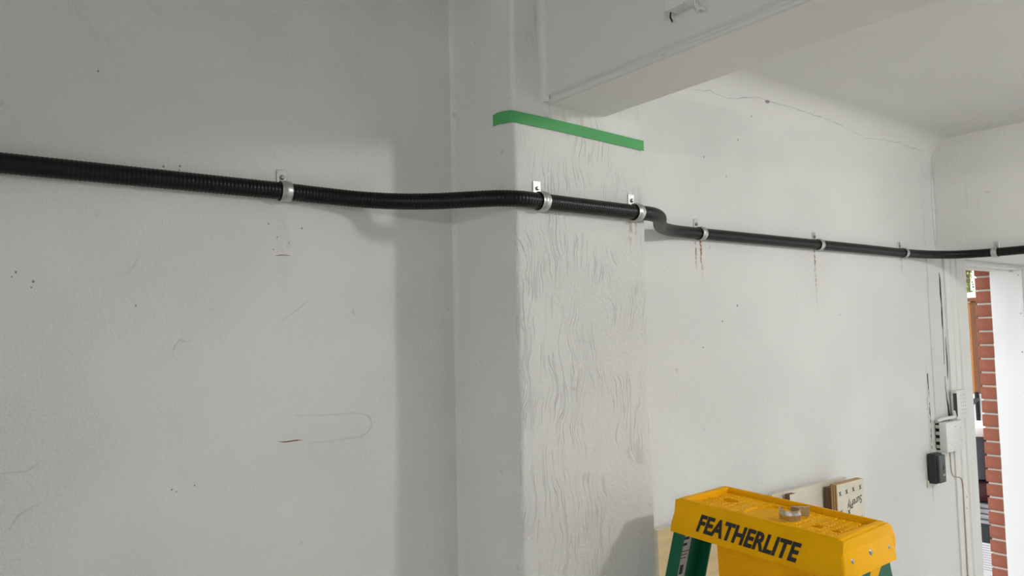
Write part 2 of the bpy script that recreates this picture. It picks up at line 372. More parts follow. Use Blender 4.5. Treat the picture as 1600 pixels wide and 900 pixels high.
ridge('plaster_ridge', wl([(0.10,-0.30),(0.115,-0.278),(0.135,-0.266),(0.15,-0.263)], Y1), 0.0016, m_wall, wall)
ridge('plaster_ridge', wl([(0.27,0.125),(0.283,0.14),(0.291,0.16)], Y1), 0.0014, m_wall, wall)
ridge('plaster_ridge', wl([(0.55,0.035),(0.575,0.052),(0.60,0.070),(0.618,0.088)], Y1), 0.0012, m_wall, wall)
for sx, sh, sr in ((0.332,0.330,.0022),(0.334,0.323,.0017),(0.361,0.334,.0022),(0.360,0.326,.0016),(0.104,0.124,.002),(0.129,0.109,.0024),(0.1265,0.099,.0014),(0.287,0.069,.0018),(0.0985,0.116,.0014),(0.35,-0.268,.0018),(0.358,-0.273,.0014),(0.39,-0.266,.0015),(2.10,0.63,.003),(1.92,0.55,.003),(2.03,0.50,.003),(2.06,0.08,.004),(1.98,0.03,.003),(1.88,-0.05,.0025),(2.68,0.05,.0025),(0.53,0.236,.0018),(0.548,0.21,.0016),(0.572,0.20,.0014),(0.54,0.185,.0015),(0.60,0.232,.002),(0.222,0.49,.002),(2.18,0.808,.003)):
    bm = bmesh.new(); bmesh.ops.create_icosphere(bm, subdivisions=1, radius=sr); bmesh.ops.scale(bm, vec=(1, 0.35, 1.2), verts=bm.verts)
    bmesh.ops.translate(bm, vec=wp(sx, min(sh, 0.722), WY), verts=bm.verts); fin(bm, 'paint_pit', m_crackgrey, wall, smooth=60)
def jag(pts, amp, seed):
    out = []
    for (x0, h0), (x1, h1) in zip(pts, pts[1:]):
        n = max(2, int(abs(x1-x0)/0.02))
        for k in range(n):
            t = k/n; x = x0+(x1-x0)*t; out.append((x, h0+(h1-h0)*t + amp*noise.noise(Vector((x*45, seed, 0)))))
    out.append(pts[-1]); return out
def cove_y(h):
    R = 0.095; t = h-(0.82-R)
    return WY if t <= 0 else WY-R+math.sqrt(max(0, R*R-t*t))
bm = bmesh.new()
ck = jag([(1.87,0.756),(1.95,0.766),(2.047,0.758),(2.12,0.772),(2.189,0.786),(2.25,0.781),(2.40,0.784),(2.518,0.781),(2.64,0.779),(2.737,0.773),(2.85,0.762),(2.926,0.752),(3.055,0.764),(3.2,0.770),(3.30,0.764),(3.419,0.764)], 0.006, 1)
tube(bm, [(x, cove_y(h)+0.0004, EYE+h) for x, h in ck], [0.0006+0.0012*abs(noise.noise(Vector((x*30, 0, 4)))) for x, h in ck], 5); fin(bm, 'crack', m_crackgrey, wall)
bm = bmesh.new(); bmesh.ops.create_icosphere(bm, subdivisions=2, radius=0.011); bmesh.ops.scale(bm, vec=(1.2, 0.25, 0.8), verts=bm.verts)
bmesh.ops.translate(bm, vec=(2.25, cove_y(0.781), EYE+0.783), verts=bm.verts); fin(bm, 'chipped_hole', m_crackgrey, wall, smooth=60)

ridge('rust_scrape', wl([(0.547,-0.2005),(0.56,-0.203),(0.572,-0.203),(0.588,-0.2025),(0.60,-0.203)], WY+0.0002), 0.0013, m_scrape, wall)
ridge('rust_scrape', wl([(0.543,0.172),(0.56,0.174),(0.575,0.1735)], WY+0.0002), 0.0009, m_scrape, wall)
# vertical ridges at the far corner
ridge('plaster_ridge', [(3.405+0.006*noise.noise(Vector((0,0,k*.9))), Y1, EYE+0.74-k*0.1) for k in range(14)], 0.006, m_wall, wall)
ridge('plaster_ridge', [(XB-0.006+0.006*noise.noise(Vector((4,0,k*.9))), WY-0.002, EYE+0.70-k*0.05) for k in range(8)], 0.007, m_wall, wall)
ridge('plaster_ridge', [(3.345+0.003*noise.noise(Vector((9,0,k*.9))), Y1, EYE-0.15-k*0.1) for k in range(7)], 0.005, m_wall, wall)

# ------------------------------------------------------------------ side door: casing, jambs, brick return
def build_door():
    # left casing with shallow mouldings
    pr = [(3.56,1.501),(3.56,1.493),(3.572,1.489),(3.60,1.489),(3.604,1.484),(3.618,1.484),(3.622,1.489),(3.655,1.489),(3.660,1.482),(3.668,1.482),(3.674,1.488),(DX0,1.488),(DX0,1.501)]
    bm = bmesh.new(); prism(bm, pr, 'z', 0, LOW); o = struct(fin(bm, 'trim_2', m_wood_white))
    for h in (-0.755, -0.804):
        bm = bmesh.new(); lathe(bm, [(0.0045, 0), (0.0045, 0.001), (0.002, 0.0018)], (3.637 if h > -.8 else 3.631, 1.489, EYE+h), '-y', 10); fin(bm, 'screw', m_screw, o)
    # far jamb, bright white
    j = struct(boxobj('trim_3', (DX1, DX1+0.02, WY, 1.655, 0, HEAD), m_jamb))
    for y, h in ((1.520, 0.255), (1.520, 0.055), (1.524, -0.144), (1.526, -0.35)):
        bm = bmesh.new(); lathe(bm, [(0.004, 0), (0.004, 0.001), (0.002, 0.0015)], (DX1, y, EYE+h), '-x', 8); fin(bm, 'nail_head', m_screw, j)
    boxobj('door_stop', (DX1-0.012, DX1+0.0, WY+0.001, WY+0.012, 0, HEAD-0.001), m_jamb, j)
    bm = bmesh.new(); box(bm, DX0, DX1, WY-0.004, 1.655, HEAD-0.012, HEAD+0.0); box(bm, DX0, DX1, 1.55, 1.57, HEAD-0.022, HEAD-0.012); h = struct(fin(bm, 'trim_4', m_wood_white))
    # latch keeper on the edge of the near jamb
    bm = bmesh.new(); lathe(bm, [(0.006,0),(0.013,0.002),(0.014,0.012),(0.009,0.02)], (DX0+0.0, 1.52, EYE-0.80), 'z', 14); box(bm, DX0-0.006, DX0+0.004, 1.505, 1.545, EYE-0.83, EYE-0.765)
    tag(fin(bm, 'latch_keeper', m_cream, None, 40), 'small cream latch keeper on the edge of the side door jamb', 'latch')
    # brick veneer return beyond the jamb
    core = struct(boxobj('wall_brick', (DX1+0.006, 6.6, 1.652, 1.722, 0, 3.0), m_mortar))
    ch = 0.0733; bl, bh = 0.205, 0.0625
    def bmesh_brick(l):
        bm = bmesh.new(); box(bm, 0, l, 0, 0.078, 0, bh); bevel(bm, 0.0025, 1); me = bpy.data.meshes.new('brick'); bmesh.ops.recalc_face_normals(bm, faces=bm.faces); bm.to_mesh(me); bm.free(); me.materials.append(m_brick); return me
    full, half = bmesh_brick(bl), bmesh_brick(0.0975)
    for c in range(40):
        z = 0.012 + c*ch - 0.0065
        x = DX1; first = half if c % 2 else full
        for k in range(3):
            me = first if k == 0 else full
            b = bpy.data.objects.new('brick', me); C.objects.link(b); b.parent = core
            b.location = (x + random.uniform(-0.002, 0.002), 1.6535 + random.uniform(-0.0015, 0.0015), z)
            x += (0.0975 if me is half else bl) + 0.010
    # brick on top of head outside (lintel) is hidden by the wall head
build_door()

# dark cracks in the timber beside the door
def crackpoly(pts, y, name='crack'):
    """pts: (x, height, half width); a thin dark wedge let into the timber"""
    bm = bmesh.new(); L, R_, D = [], [], []
    for x, h, w in pts:
        L.append(bm.verts.new((x-w, y-0.0008, EYE+h))); R_.append(bm.verts.new((x+w, y-0.0008, EYE+h))); D.append(bm.verts.new((x, y+0.02, EYE+h)))
    for i in range(len(pts)-1):
        bm.faces.new((L[i], R_[i], R_[i+1], L[i+1])); bm.faces.new((R_[i], D[i], D[i+1], R_[i+1])); bm.faces.new((D[i], L[i], L[i+1], D[i+1]))
    return fin(bm, name, m_dark, wall)
crackpoly([(3.520,0.235,0.001),(3.523,0.205,0.005),(3.522,0.14,0.0065),(3.525,0.09,0.003),(3.524,0.06,0.0055),(3.523,0.01,0.005),(3.524,-0.02,0.0015),(3.522,-0.1,0.0018),(3.519,-0.17,0.001)], WY)
crackpoly([(3.545,-0.05,0.0008),(3.546,-0.10,0.003),(3.548,-0.16,0.0045),(3.545,-0.21,0.003),(3.543,-0.235,0.0006)], WY)
crackpoly([(3.517,-0.22,0.0008),(3.518,-0.27,0.002),(3.524,-0.32,0.003),(3.533,-0.35,0.0065),(3.536,-0.39,0.008),(3.531,-0.42,0.004)], WY)
crackpoly([(3.353,-0.2,0.0006),(3.353,-0.3,0.002),(3.354,-0.40,0.0025),(3.352,-0.5,0.002),(3.350,-0.60,0.0015),(3.348,-0.66,0.001)], WY-0.002)

# ------------------------------------------------------------------ conduit
CR = 0.0175
def build_conduit():
    pts = [(-0.9,1.4815,.302),(-.3,1.4815,.302),(.2,1.4815,.302),(.45,1.4815,.302),(.56,1.4815,.302),(.631,1.476,.300),(.709,1.458,.296),(.779,1.42,.292),(.838,1.365,.289),(.89,1.305,.288),(.935,1.262,.288),(.978,1.2445,.288),(1.037,1.2445,.288),(1.2,1.2445,.288),(1.333,1.2445,.288),(1.385,1.248,.289),(1.44,1.272,.289),(1.50,1.322,.289),(1.575,1.385,.290),(1.665,1.44,.294),(1.76,1.472,.298),(1.864,1.4815,.300),(2.2,1.4815,.301),(2.527,1.4815,.302),(2.85,1.4815,.303),(3.168,1.4815,.303),(3.29,1.470,.303),(3.38,1.440,.302),(3.44,1.395,.301),(3.472,1.33,.300),(3.4815,1.25,.299),(3.4815,1.1,.299),(3.4815,.4,.300),(3.4815,-.3,.300)]
    P = catmull([(x, y, EYE+z) for x, y, z in pts], 0.00145)
    s = 0; rad = []
    for i, p in enumerate(P):
        if i: s += (p-P[i-1]).length
        rad.append(CR + 0.00032*math.cos(2*PI*s/0.0072))
    bm = bmesh.new(); tube(bm, P, rad, 20)
    o = fin(bm, 'flexible_conduit', m_conduit, None, smooth=80)
    tag(o, 'long black ribbed flexible conduit strapped along the white wall and around the pilaster', 'conduit')
build_conduit()

# ------------------------------------------------------------------ one-hole straps
def strap_meshes():
    w = 0.0105; t = 0.0015; c = 0.0185; R = 0.0195
    # profile (distance from wall d, height z): up the tab, over the conduit, back to the wall
    cen = [(0.0012, 0.0185)] + [(c + R*math.cos(a), R*math.sin(a)) for a in [math.radians(152 - k*10) for k in range(31)]]
    def ribbon(line, half, rib):
        bm = bmesh.new(); n = len(line); rows = []
        for i, (d, z) in enumerate(line):
            a = Vector(line[max(0, i-1)]); b = Vector(line[min(n-1, i+1)]); tn = (b-a).normalized(); nn = Vector((-tn.y, tn.x))
            if nn.dot(Vector((d-c, z))) < 0: nn = -nn
            xs = [-half, -half*0.45, -half*0.2, half*0.2, half*0.45, half]
            up = [t, t, t+rib, t+rib, t, t]
            rows.append([bm.verts.new((x, -(d+nn.x*u), z+nn.y*u)) for x, u in zip(xs, up)] + [bm.verts.new((x, -d, z)) for x in reversed(xs)])
        for a, b in zip(rows, rows[1:]):
            m = len(a)
            for k in range(m): bm.faces.new((a[k], a[(k+1)%m], b[(k+1)%m], b[k]))
        bm.faces.new(rows[0]); bm.faces.new(rows[-1][::-1]); bmesh.ops.recalc_face_normals(bm, faces=bm.faces); return bm
    band = ribbon(cen, w, 0.0012)
    tab = bmesh.new(); box(tab, -w, w, -0.0028, -0.0005, 0.0150, 0.0470); bevel(tab, 0.0008, 1)
    scr = bmesh.new(); lathe(scr, [(0.0062, 0.0025), (0.0062, 0.0036), (0.0046, 0.0037), (0.0044, 0.0065), (0.0030, 0.0078)], (0.001, 0, 0.031), '-y', 12)
    out = []
    for nm, bm, m in (('band', band, m_steel), ('mounting_tab', tab, m_steel), ('screw', scr, m_screw)):
        bmesh.ops.recalc_face_normals(bm, faces=bm.faces); me = bpy.data.meshes.new(nm); bm.to_mesh(me); bm.free(); me.materials.append(m)
        me.polygons.foreach_set('use_smooth', [True]*len(me.polygons)); me.set_sharp_from_angle(angle=math.radians(35)); out.append((nm, me))
    return out
SM = strap_meshes()
def strap(loc, rz, label, parts=('band', 'mounting_tab', 'screw')):
    e = empty('conduit_strap', loc, rz); tag(e, label, 'strap', 'galvanised straps holding the black conduit')
    for nm, me in SM:
        if nm in parts:
            o = bpy.data.objects.new(nm, me); C.objects.link(o); o.parent = e
    return e
strap((0.557, WY, EYE+0.302), 0, 'galvanised conduit strap on the bare wall left of the pilaster')
strap((1.037, 1.263, EYE+0.288), 0, 'galvanised conduit strap on the pilaster face next to its left corner')
strap((1.331, 1.263, EYE+0.288), 0, 'galvanised conduit strap on the pilaster face just before the conduit bends back')
strap((1.866, WY, EYE+0.300), 0, 'galvanised conduit strap above a pair of short rust streaks')
strap((2.527, WY, EYE+0.302), 0, 'galvanised conduit strap above a single long rust streak')
strap((3.165, WY, EYE+0.303), 0, 'galvanised conduit strap nearest the corner beside the side door')
strap((XB, 1.259, EYE+0.299), -PI/2, 'galvanised conduit strap on the bulkhead above the door opening')

# ------------------------------------------------------------------ green masking tape
def build_tape():
    bm = bmesh.new(); rows = []
    path = [(0.976,1.335,.465,.490),(0.9755,1.318,.466,.4915),(0.9755,1.300,.463,.490),(0.9755,1.283,.4605,.4875),(0.9765,1.270,.459,.4855),(0.983,1.2615,.4575,.483),(1.0,1.2598,.4565,.482),(1.06,1.2596,.456,.4815),(1.12,1.2597,.455,.480),(1.2,1.2596,.4525,.478),(1.28,1.2597,.450,.4755),(1.34,1.2597,.4485,.4735),(1.381,1.2597,.447,.4725)]
    for x, y, a, b in path:
        dx, dy = (-0.0005, 0) if y > 1.275 else (0, -0.0005)
        rows.append([bm.verts.new((x, y, EYE+a)), bm.verts.new((x, y, EYE+b)), bm.verts.new((x-dx, y-dy, EYE+b)), bm.verts.new((x-dx, y-dy, EYE+a))])
    for a, b in zip(rows, rows[1:]):
        for k in range(4): bm.faces.new((a[k], a[(k+1)%4], b[(k+1)%4], b[k]))
    bm.faces.new(rows[0]); bm.faces.new(rows[-1])
    o = fin(bm, 'masking_tape', m_tape, None, smooth=50)
    tag(o, 'strip of green masking tape wrapped across the top of the pilaster under the beam', 'tape')
build_tape()

# ------------------------------------------------------------------ little box on the beam
e = empty('junction_box', (1.066, 0.857, EYE+0.578)); tag(e, 'small white painted cable box fixed high on the side of the ceiling beam', 'junction box')
bm = bmesh.new(); box(bm, -0.034, 0.002, -0.020, 0.024, 0.0, 0.16); bevel(bm, 0.003, 2); fin(bm, 'box_body', m_wood_white, e, 35)
bm = bmesh.new(); box(bm, -0.036, -0.030, -0.016, 0.026, -0.003, 0.001); bevel(bm, 0.001, 1); fin(bm, 'bottom_lip', m_plastic_white, e, 35)
bm = bmesh.new(); tube(bm, catmull([(-0.006,0.030,-0.012),(-0.010,0.031,-0.004),(-0.012,0.028,0.004)], 0.002), 0.0016, 6); fin(bm, 'bent_tab', m_dark, e)
for dy in (-0.030,):
    bm = bmesh.new(); tube(bm, catmull([(-0.012,dy,-0.010),(-0.016,dy,0.004),(-0.014,dy-0.004,0.008),(-0.010,dy-0.008,-0.004)], 0.002), 0.0013, 6); fin(bm, 'wire_end', m_plastic_white, e)
bm = bmesh.new(); tube(bm, catmull([(-0.006,-0.030,-0.014),(-0.010,-0.036,-0.012),(-0.006,-0.044,-0.017)], 0.002), 0.0022, 6); fin(bm, 'wire_end', m_plastic_white, e)

# ------------------------------------------------------------------ electrical fittings beside the door
def build_fittings():
    y = WY-0.001
    e = empty('door_chime_plate', (3.60, 1.488, EYE-0.345)); tag(e, 'thin white perforated plastic plate on the door casing above the switch box', 'plate')
    bm = bmesh.new(); box(bm, -0.055, 0.05, -0.020, 0.004, -0.062, 0.062); bevel(bm, 0.003, 2); fin(bm, 'plate_body', m_plastic_white, e, 35)
    boxobj('side_slot', (-0.0565, -0.0535, -0.0205, -0.006, -0.05, 0.05), m_plastic_grey, e)
    for i in range(3):
        for j in range(6):
            bm = bmesh.new(); lathe(bm, [(0.0028, 0), (0.0028, 0.0007)], (-0.012+i*0.020, -0.020, 0.040-j*0.016), '-y', 8); fin(bm, 'vent_hole', m_label, e)
    e = empty('switch_box', (3.47, y, EYE-0.47)); tag(e, 'white surface mounted switch box with blank cover beside the side door', 'switch box')
    bm = bmesh.new(); box(bm, -0.085, 0.078, -0.050, -0.020, -0.062, 0.062); bevel(bm, 0.003, 2); fin(bm, 'cover_plate', m_plastic_white, e, 35)
    boxobj('back_box', (-0.072, 0.07, -0.020, 0.0, -0.055, 0.055), m_dark, e)
    for k in range(4):
        boxobj('terminal_clip', (-0.080, -0.068, -0.019, -0.003, 0.036-k*0.028, 0.050-k*0.028), m_cream, e, 0.002)
    for dx, dz in ((0.05, 0.03), (0.05, -0.02), (0.0, 0.04), (-0.04, -0.03)):
        bm = bmesh.new(); lathe(bm, [(0.003, 0), (0.0025, 0.001)], (dx, -0.050, dz), '-y', 8); fin(bm, 'cover_screw', m_label, e)
    e = empty('plug_in_timer', (3.335, y, EYE-0.592)); tag(e, 'black plug-in timer hanging under the white switch box', 'timer')
    bm = bmesh.new(); box(bm, -0.034, 0.034, -0.036, -0.001, -0.062, 0.062); bevel(bm, 0.008, 3); fin(bm, 'timer_body', m_plastic_black, e, 40)
    bm = bmesh.new(); box(bm, -0.024, 0.033, -0.047, -0.034, -0.058, 0.056); bevel(bm, 0.005, 2); f = fin(bm, 'front_cover', m_plastic_grey, e, 40)
    boxobj('display', (0.004, 0.024, -0.0482, -0.046, -0.004, 0.012), m_plastic_black, f)
    for k in range(3): boxobj('button', (0.002+k*0.007, 0.0065+k*0.007, -0.0485, -0.046, -0.030, -0.022), m_label, f)
    boxobj('wall_bracket', (-0.042, 0.02, -0.006, 0.0005, -0.078, -0.05), m_cream, e, 0.002)
    bm = bmesh.new(); tube(bm, catmull([(3.545,1.484,EYE-0.372),(3.538,1.478,EYE-0.392),(3.515,1.474,EYE-0.396),(3.47,1.476,EYE-0.396),(3.425,1.480,EYE-0.397),(3.39,1.488,EYE-0.404)], 0.006), 0.008, 10)
    tag(fin(bm, 'white_cable', m_plastic_white, None, 60), 'short thick white cable looping from the perforated plate into the switch box', 'cable')
    bm = bmesh.new(); tube(bm, catmull([(3.52,1.4985,EYE-0.52),(3.521,1.4985,EYE-0.56),(3.528,1.4985,EYE-0.64),(3.55,1.4985,EYE-0.658),(3.578,1.486,EYE-0.664),(3.596,1.4865,EYE-0.68),(3.60,1.4865,EYE-0.82),(3.596,1.4865,EYE-1.09),(3.598,1.4865,EYE-1.6)], 0.01), 0.0022, 6)
    tag(fin(bm, 'thin_wire', m_wire, None, 60), 'thin pinkish wire running down the door casing from the switch box', 'wire')
build_fittings()

# ------------------------------------------------------------------ step ladder
def build_ladder():
    cx, cy, zt = 1.428, 0.964, EYE-0.380
    L = empty('step_ladder', (cx, cy, 0), 0)
    tag(L, 'green fibreglass step ladder with a yellow plastic top standing before the wall', 'ladder')
    hl, hw = 0.1945, 0.0885
    capM = Matrix.Translation((0, 0, zt)) @ Matrix.Rotation(math.radians(2.47), 4, 'X') @ Matrix.Rotation(math.radians(-1.26), 4, 'Y') @ Matrix.Rotation(math.radians(0.47), 4, 'Z')
    def part(bm, name, m, parent=None, smooth=None):
        bmesh.ops.transform(bm, matrix=capM, verts=bm.verts); return fin(bm, name, m, parent or L, smooth)
    # skirt walls and rim (open tray on top)
    bm = bmesh.new()
    def ring(ix, iy, z): return [bm.verts.new(p) for p in ((-hw+ix, -hl+iy, z), (hw-ix, -hl+iy, z), (hw-ix, hl-iy, z), (-hw+ix, hl-iy, z))]
    A = [ring(-0.013, -0.012, -0.074), ring(-0.011, -0.010, -0.055), ring(0, 0, -0.006), ring(0.003, 0.003, -0.0008), ring(0.006, 0.006, 0.0), ring(0.010, 0.016, 0.0), ring(0.0125, 0.0185, -0.003), ring(0.0125, 0.0185, -0.016)]
    for a, b in zip(A, A[1:]):
        for k in range(4): bm.faces.new((a[k], a[(k+1)%4], b[(k+1)%4], b[k]))
    I = [ring(-0.009, -0.008, -0.074), ring(0.004, 0.004, -0.020)]
    for k in range(4):
        bm.faces.new((A[0][k], I[0][k], I[0][(k+1)%4], A[0][(k+1)%4])); bm.faces.new((I[0][k], I[1][k], I[1][(k+1)%4], I[0][(k+1)%4]))
    vert = [e for e in bm.edges if abs(e.verts[0].co.z-e.verts[1].co.z) > 0.004 and any(v in A[0]+A[1]+A[2] for v in e.verts) and all(v not in I[0]+I[1] for v in e.verts)]
    bmesh.ops.bevel(bm, geom=vert, offset=0.006, segments=3, affect='EDGES', profile=0.5)
    cap = part(bm, 'top_cap', m_yellow, None, 40)
    # tray floor with grip blocks and tool holes
    bm = bmesh.new(); nx, ny = 84, 190; x0, x1, y0, y1 = -hw+0.0115, hw-0.0115, -hl+0.0175, hl-0.0175
    holes = [(0.020, 0.130, 0.021, 0.013), (-0.012, -0.102, 0.011, 0.008), (-0.014, -0.142, 0.009, 0.007), (-0.048, -0.122, 0.012, 0.007)]
    rows = []
    for j in range(ny+1):
        row = []
        for i in range(nx+1):
            x = x0+(x1-x0)*i/nx; y = y0+(y1-y0)*j/ny
            z = -0.0125
            inplate = (abs(y) < 0.058 and (x/0.062)**2+(y/0.062)**2 < 1.0) or (abs(y) < 0.03 and x < -0.02)
            if inplate: z = -0.0145
            elif ((x/0.068)**2+(y/0.068)**2 < 1.0): z = -0.0105
            elif abs(abs(y)-0.080) < 0.006: z = -0.0118
            else:
                gx = (x/0.0115) % 1; gy = (y/0.017) % 1
                z = -0.0112 if (0.18 < gx and 0.14 < gy) else -0.0135
            for hx, hy, ry, rx in holes:
                d = ((x-hx)/rx)**2+((y-hy)/ry)**2
                if d < 1: z = -0.024
                elif d < 1.5: z = -0.0115
            row.append(bm.verts.new((x, y, z)))
        rows.append(row)
    for a, b in zip(rows, rows[1:]):
        for i in range(nx): bm.faces.new((a[i], a[i+1], b[i+1], b[i]))
    part(bm, 'grip_tray', m_yellow, cap, None)
    # near end bracket: rounded rear lobe and cut-away below
    def endpoly(s):
        P = [(-hw+0.0, -0.004), (hw-0.004, -0.002), (hw+0.008, -0.010), (hw+0.020, -0.030), (hw+0.024, -0.045), (hw+0.020, -0.058), (hw+0.010, -0.064), (hw-0.022, -0.066), (hw-0.040, -0.078), (hw-0.058, -0.100), (hw-0.075, -0.135), (-hw+0.0, -0.135), (-hw-0.014, -0.10)]
        return P if s < 0 else P[:7] + [(hw-0.03, -0.066), (-hw-0.010, -0.066)]
    for s in (-1, 1):
        bm = bmesh.new(); prism(bm, endpoly(s), 'y', s*(hl+0.004), s*(hl-0.004)); bevel(bm, 0.0022, 2, [e for e in bm.edges if abs(e.verts[0].co.y-e.verts[1].co.y) < 1e-6])
        br = part(bm, 'end_bracket', m_yellow, None, 40)
        for rx, rz in ((-0.064, -0.046), (0.004, -0.043), (0.075, -0.048)):
            bm = bmesh.new(); prof = [(0.0085, 0.0), (0.0085, 0.0015), (0.006, 0.004), (0.002, 0.0052)]
            lathe(bm, prof, (0, 0, 0), '-y', 14)
            if s > 0: bmesh.ops.rotate(bm, verts=bm.verts, cent=(0,0,0), matrix=Matrix.Rotation(PI, 3, 'Z'))
            bmesh.ops.translate(bm, verts=bm.verts, vec=(rx, s*(hl+0.0038), rz)); part(bm, 'rivet', m_rivet, br, 50)
    # moulded riser under the front of the cap
    bm = bmesh.new(); P = [(0.082, -0.066), (0.082, -0.088), (0.077, -0.096), (0.077, -0.20), (-0.172, -0.20), (-0.172, -0.066)]
    prism(bm, P, 'x', -hw-0.006, -hw+0.03); bevel(bm, 0.003, 2)
    rs = part(bm, 'moulded_riser', m_orange, None, 40)
    bm = bmesh.new()
    tube(bm, catmull([(-hw-0.0045, 0.078, -0.090), (-hw-0.0045, 0.05, -0.094), (-hw-0.0045, 0.03, -0.088), (-hw-0.0045, -0.02, -0.086)], 0.004), 0.0022, 6); part(bm, 'moulded_rib', m_yellow, rs, 60)
    # stencilled name on the sloping front skirt
    sl = math.atan2(0.011, 0.049)
    ctr = Vector((-hw-0.0090, 0.0125, -0.0440))
    ax_x = Vector((0, -1, 0)); ax_y = Vector((math.sin(sl), 0, math.cos(sl))); ax_z = ax_x.cross(ax_y)
    M = Matrix((ax_x, ax_y, ax_z)).transposed().to_4x4(); M.translation = ctr + ax_z*0.0006; M = M @ Matrix.Rotation(math.radians(-1.2), 4, 'Z')
    text_mesh('stencil_lettering', 'FEATHERLITE', m_ink, cap, capM @ M, 0.0505, 0.775, 0.33, 0.0019, 0.0002, 1.045)
    # rails: green channels
    def rail(x, y, top, dxdz, dydz, name, s):
        depth, fl, t = (0.108, 0.030, 0.0045) if name == 'front_rail' else (0.060, 0.026, 0.004)
        poly = [(0, 0), (0, -s*fl), (t, -s*fl), (t, -s*t), (depth-t, -s*t), (depth-t, -s*fl), (depth, -s*fl), (depth, 0)]
        bm = bmesh.new(); n = 2; R = []
        for z in (top, 0.012):
            R.append([bm.verts.new((x+px+dxdz*(top-z), y+py+dydz*(top-z), z)) for px, py in poly])
        m = len(poly); bm.faces.new(R[0]); bm.faces.new(R[1][::-1])
        for k in range(m): bm.faces.new((R[0][k], R[0][(k+1)%m], R[1][(k+1)%m], R[1][k]))
        o = fin(bm, name, m_green, L)
        bm = bmesh.new(); xx = x+dxdz*top; yy = y+dydz*top
        box(bm, xx-0.006, xx+depth+0.006, yy-(fl+0.004 if s > 0 else 0.005), yy+(0.005 if s > 0 else fl+0.004), 0.0, 0.035); bevel(bm, 0.004, 2); fin(bm, 'rubber_foot', m_plastic_black, o, 40)
        return o
    zr = zt-0.062
    r1 = rail(-hw-0.004, hl+0.003, zr+0.012, -0.30, 0.055, 'front_rail', 1)
    r2 = rail(-hw-0.004, -hl-0.000, zr-0.004, -0.30, -0.055, 'front_rail', -1)
    r3 = rail(hw-0.030, hl-0.022, zr+0.012, 0.22, 0.03, 'rear_rail', 1)
    r4 = rail(hw-0.058, -hl+0.006, zr+0.004, 0.22, -0.03, 'rear_rail', -1)
    bm = bmesh.new(); lathe(bm, [(0.006,0),(0.006,0.001),(0.003,0.003)], (hw-0.02+0.04, -hl+0.005-0.004, zr-0.062), '-y', 10); fin(bm, 'rivet', m_rivet, r4)
    # steps and rear braces (below the frame)
    for z in (0.30, 0.60, 0.90):
        dz = zr-z; x = -hw-0.30*dz; yh = hl+0.055*dz-0.006
        bm = bmesh.new(); box(bm, x+0.002, x+0.083, -yh, yh, z, z+0.022); bevel(bm, 0.003, 1); fin(bm, 'step', m_rivet, L, 40)
    for z in (0.35, 0.80):
        dz = zr-z; x = hw-0.05+0.22*dz; yh = hl+0.03*dz-0.03
        bm = bmesh.new(); box(bm, x+0.01, x+0.03, -yh, yh, z, z+0.03); fin(bm, 'rear_brace', m_rivet, L)
    # safety label on the inside of the far front rail
    bm = bmesh.new()
    def lab(px, dz, yo):   # px across the web, dz below the rail top
        top = zr+0.012; return (-hw-0.004+px-0.30*dz, hl+0.003-0.0045-yo+0.055*dz, top-dz)
    def quad(x0, x1, a, b, y): return [bm.verts.new(lab(x0, a, y)), bm.verts.new(lab(x1, a, y)), bm.verts.new(lab(x1, b, y)), bm.verts.new(lab(x0, b, y))]
    def slab(x0, x1, a, b, yo, th):
        f, k = quad(x0, x1, a, b, yo+th), quad(x0, x1, a, b, yo); bm.faces.new(f); bm.faces.new(k[::-1])
        for i in range(4): bm.faces.new((f[i], k[i], k[(i+1)%4], f[(i+1)%4]))
    slab(0.030, 0.062, 0.018, 0.24, 0.0, 0.0006); lb = fin(bm, 'safety_label', m_label, r1)
    for a, x0, x1 in ((0.024,.034,.058),(0.036,.034,.055),(0.049,.034,.050),(0.066,.031,.061),(0.073,.034,.056),(0.080,.034,.054)):
        bm = bmesh.new(); slab(x0, x1, a, a+(0.006 if a < .06 else 0.0018), 0.0006, 0.0002); fin(bm, 'print_line', m_ink, lb)
    bm = bmesh.new(); slab(0.040, 0.052, 0.096, 0.116, 0.0006, 0.0002); fin(bm, 'print_mark', m_ink, lb)
    return capM, L
capM, ladder = build_ladder()

# loose strap lying on the ladder's tray, axis upright
def build_loose():
    base = Matrix.Translation((1.428, 0.964, 0)) @ capM
    M = base @ Matrix.Translation((0.000, -0.026, 0.0004)) @ Matrix.Rotation(math.radians(-38), 4, 'Z') @ Matrix.Rotation(PI/2, 4, 'Y')
    e = empty('loose_conduit_strap', (0, 0, 0)); e.matrix_world = M
    tag(e, 'loose shiny conduit strap left lying on the yellow ladder top', 'strap')
    for nm, me in SM[:2]:
        o = bpy.data.objects.new(nm, me); C.objects.link(o); o.parent = e
build_loose()

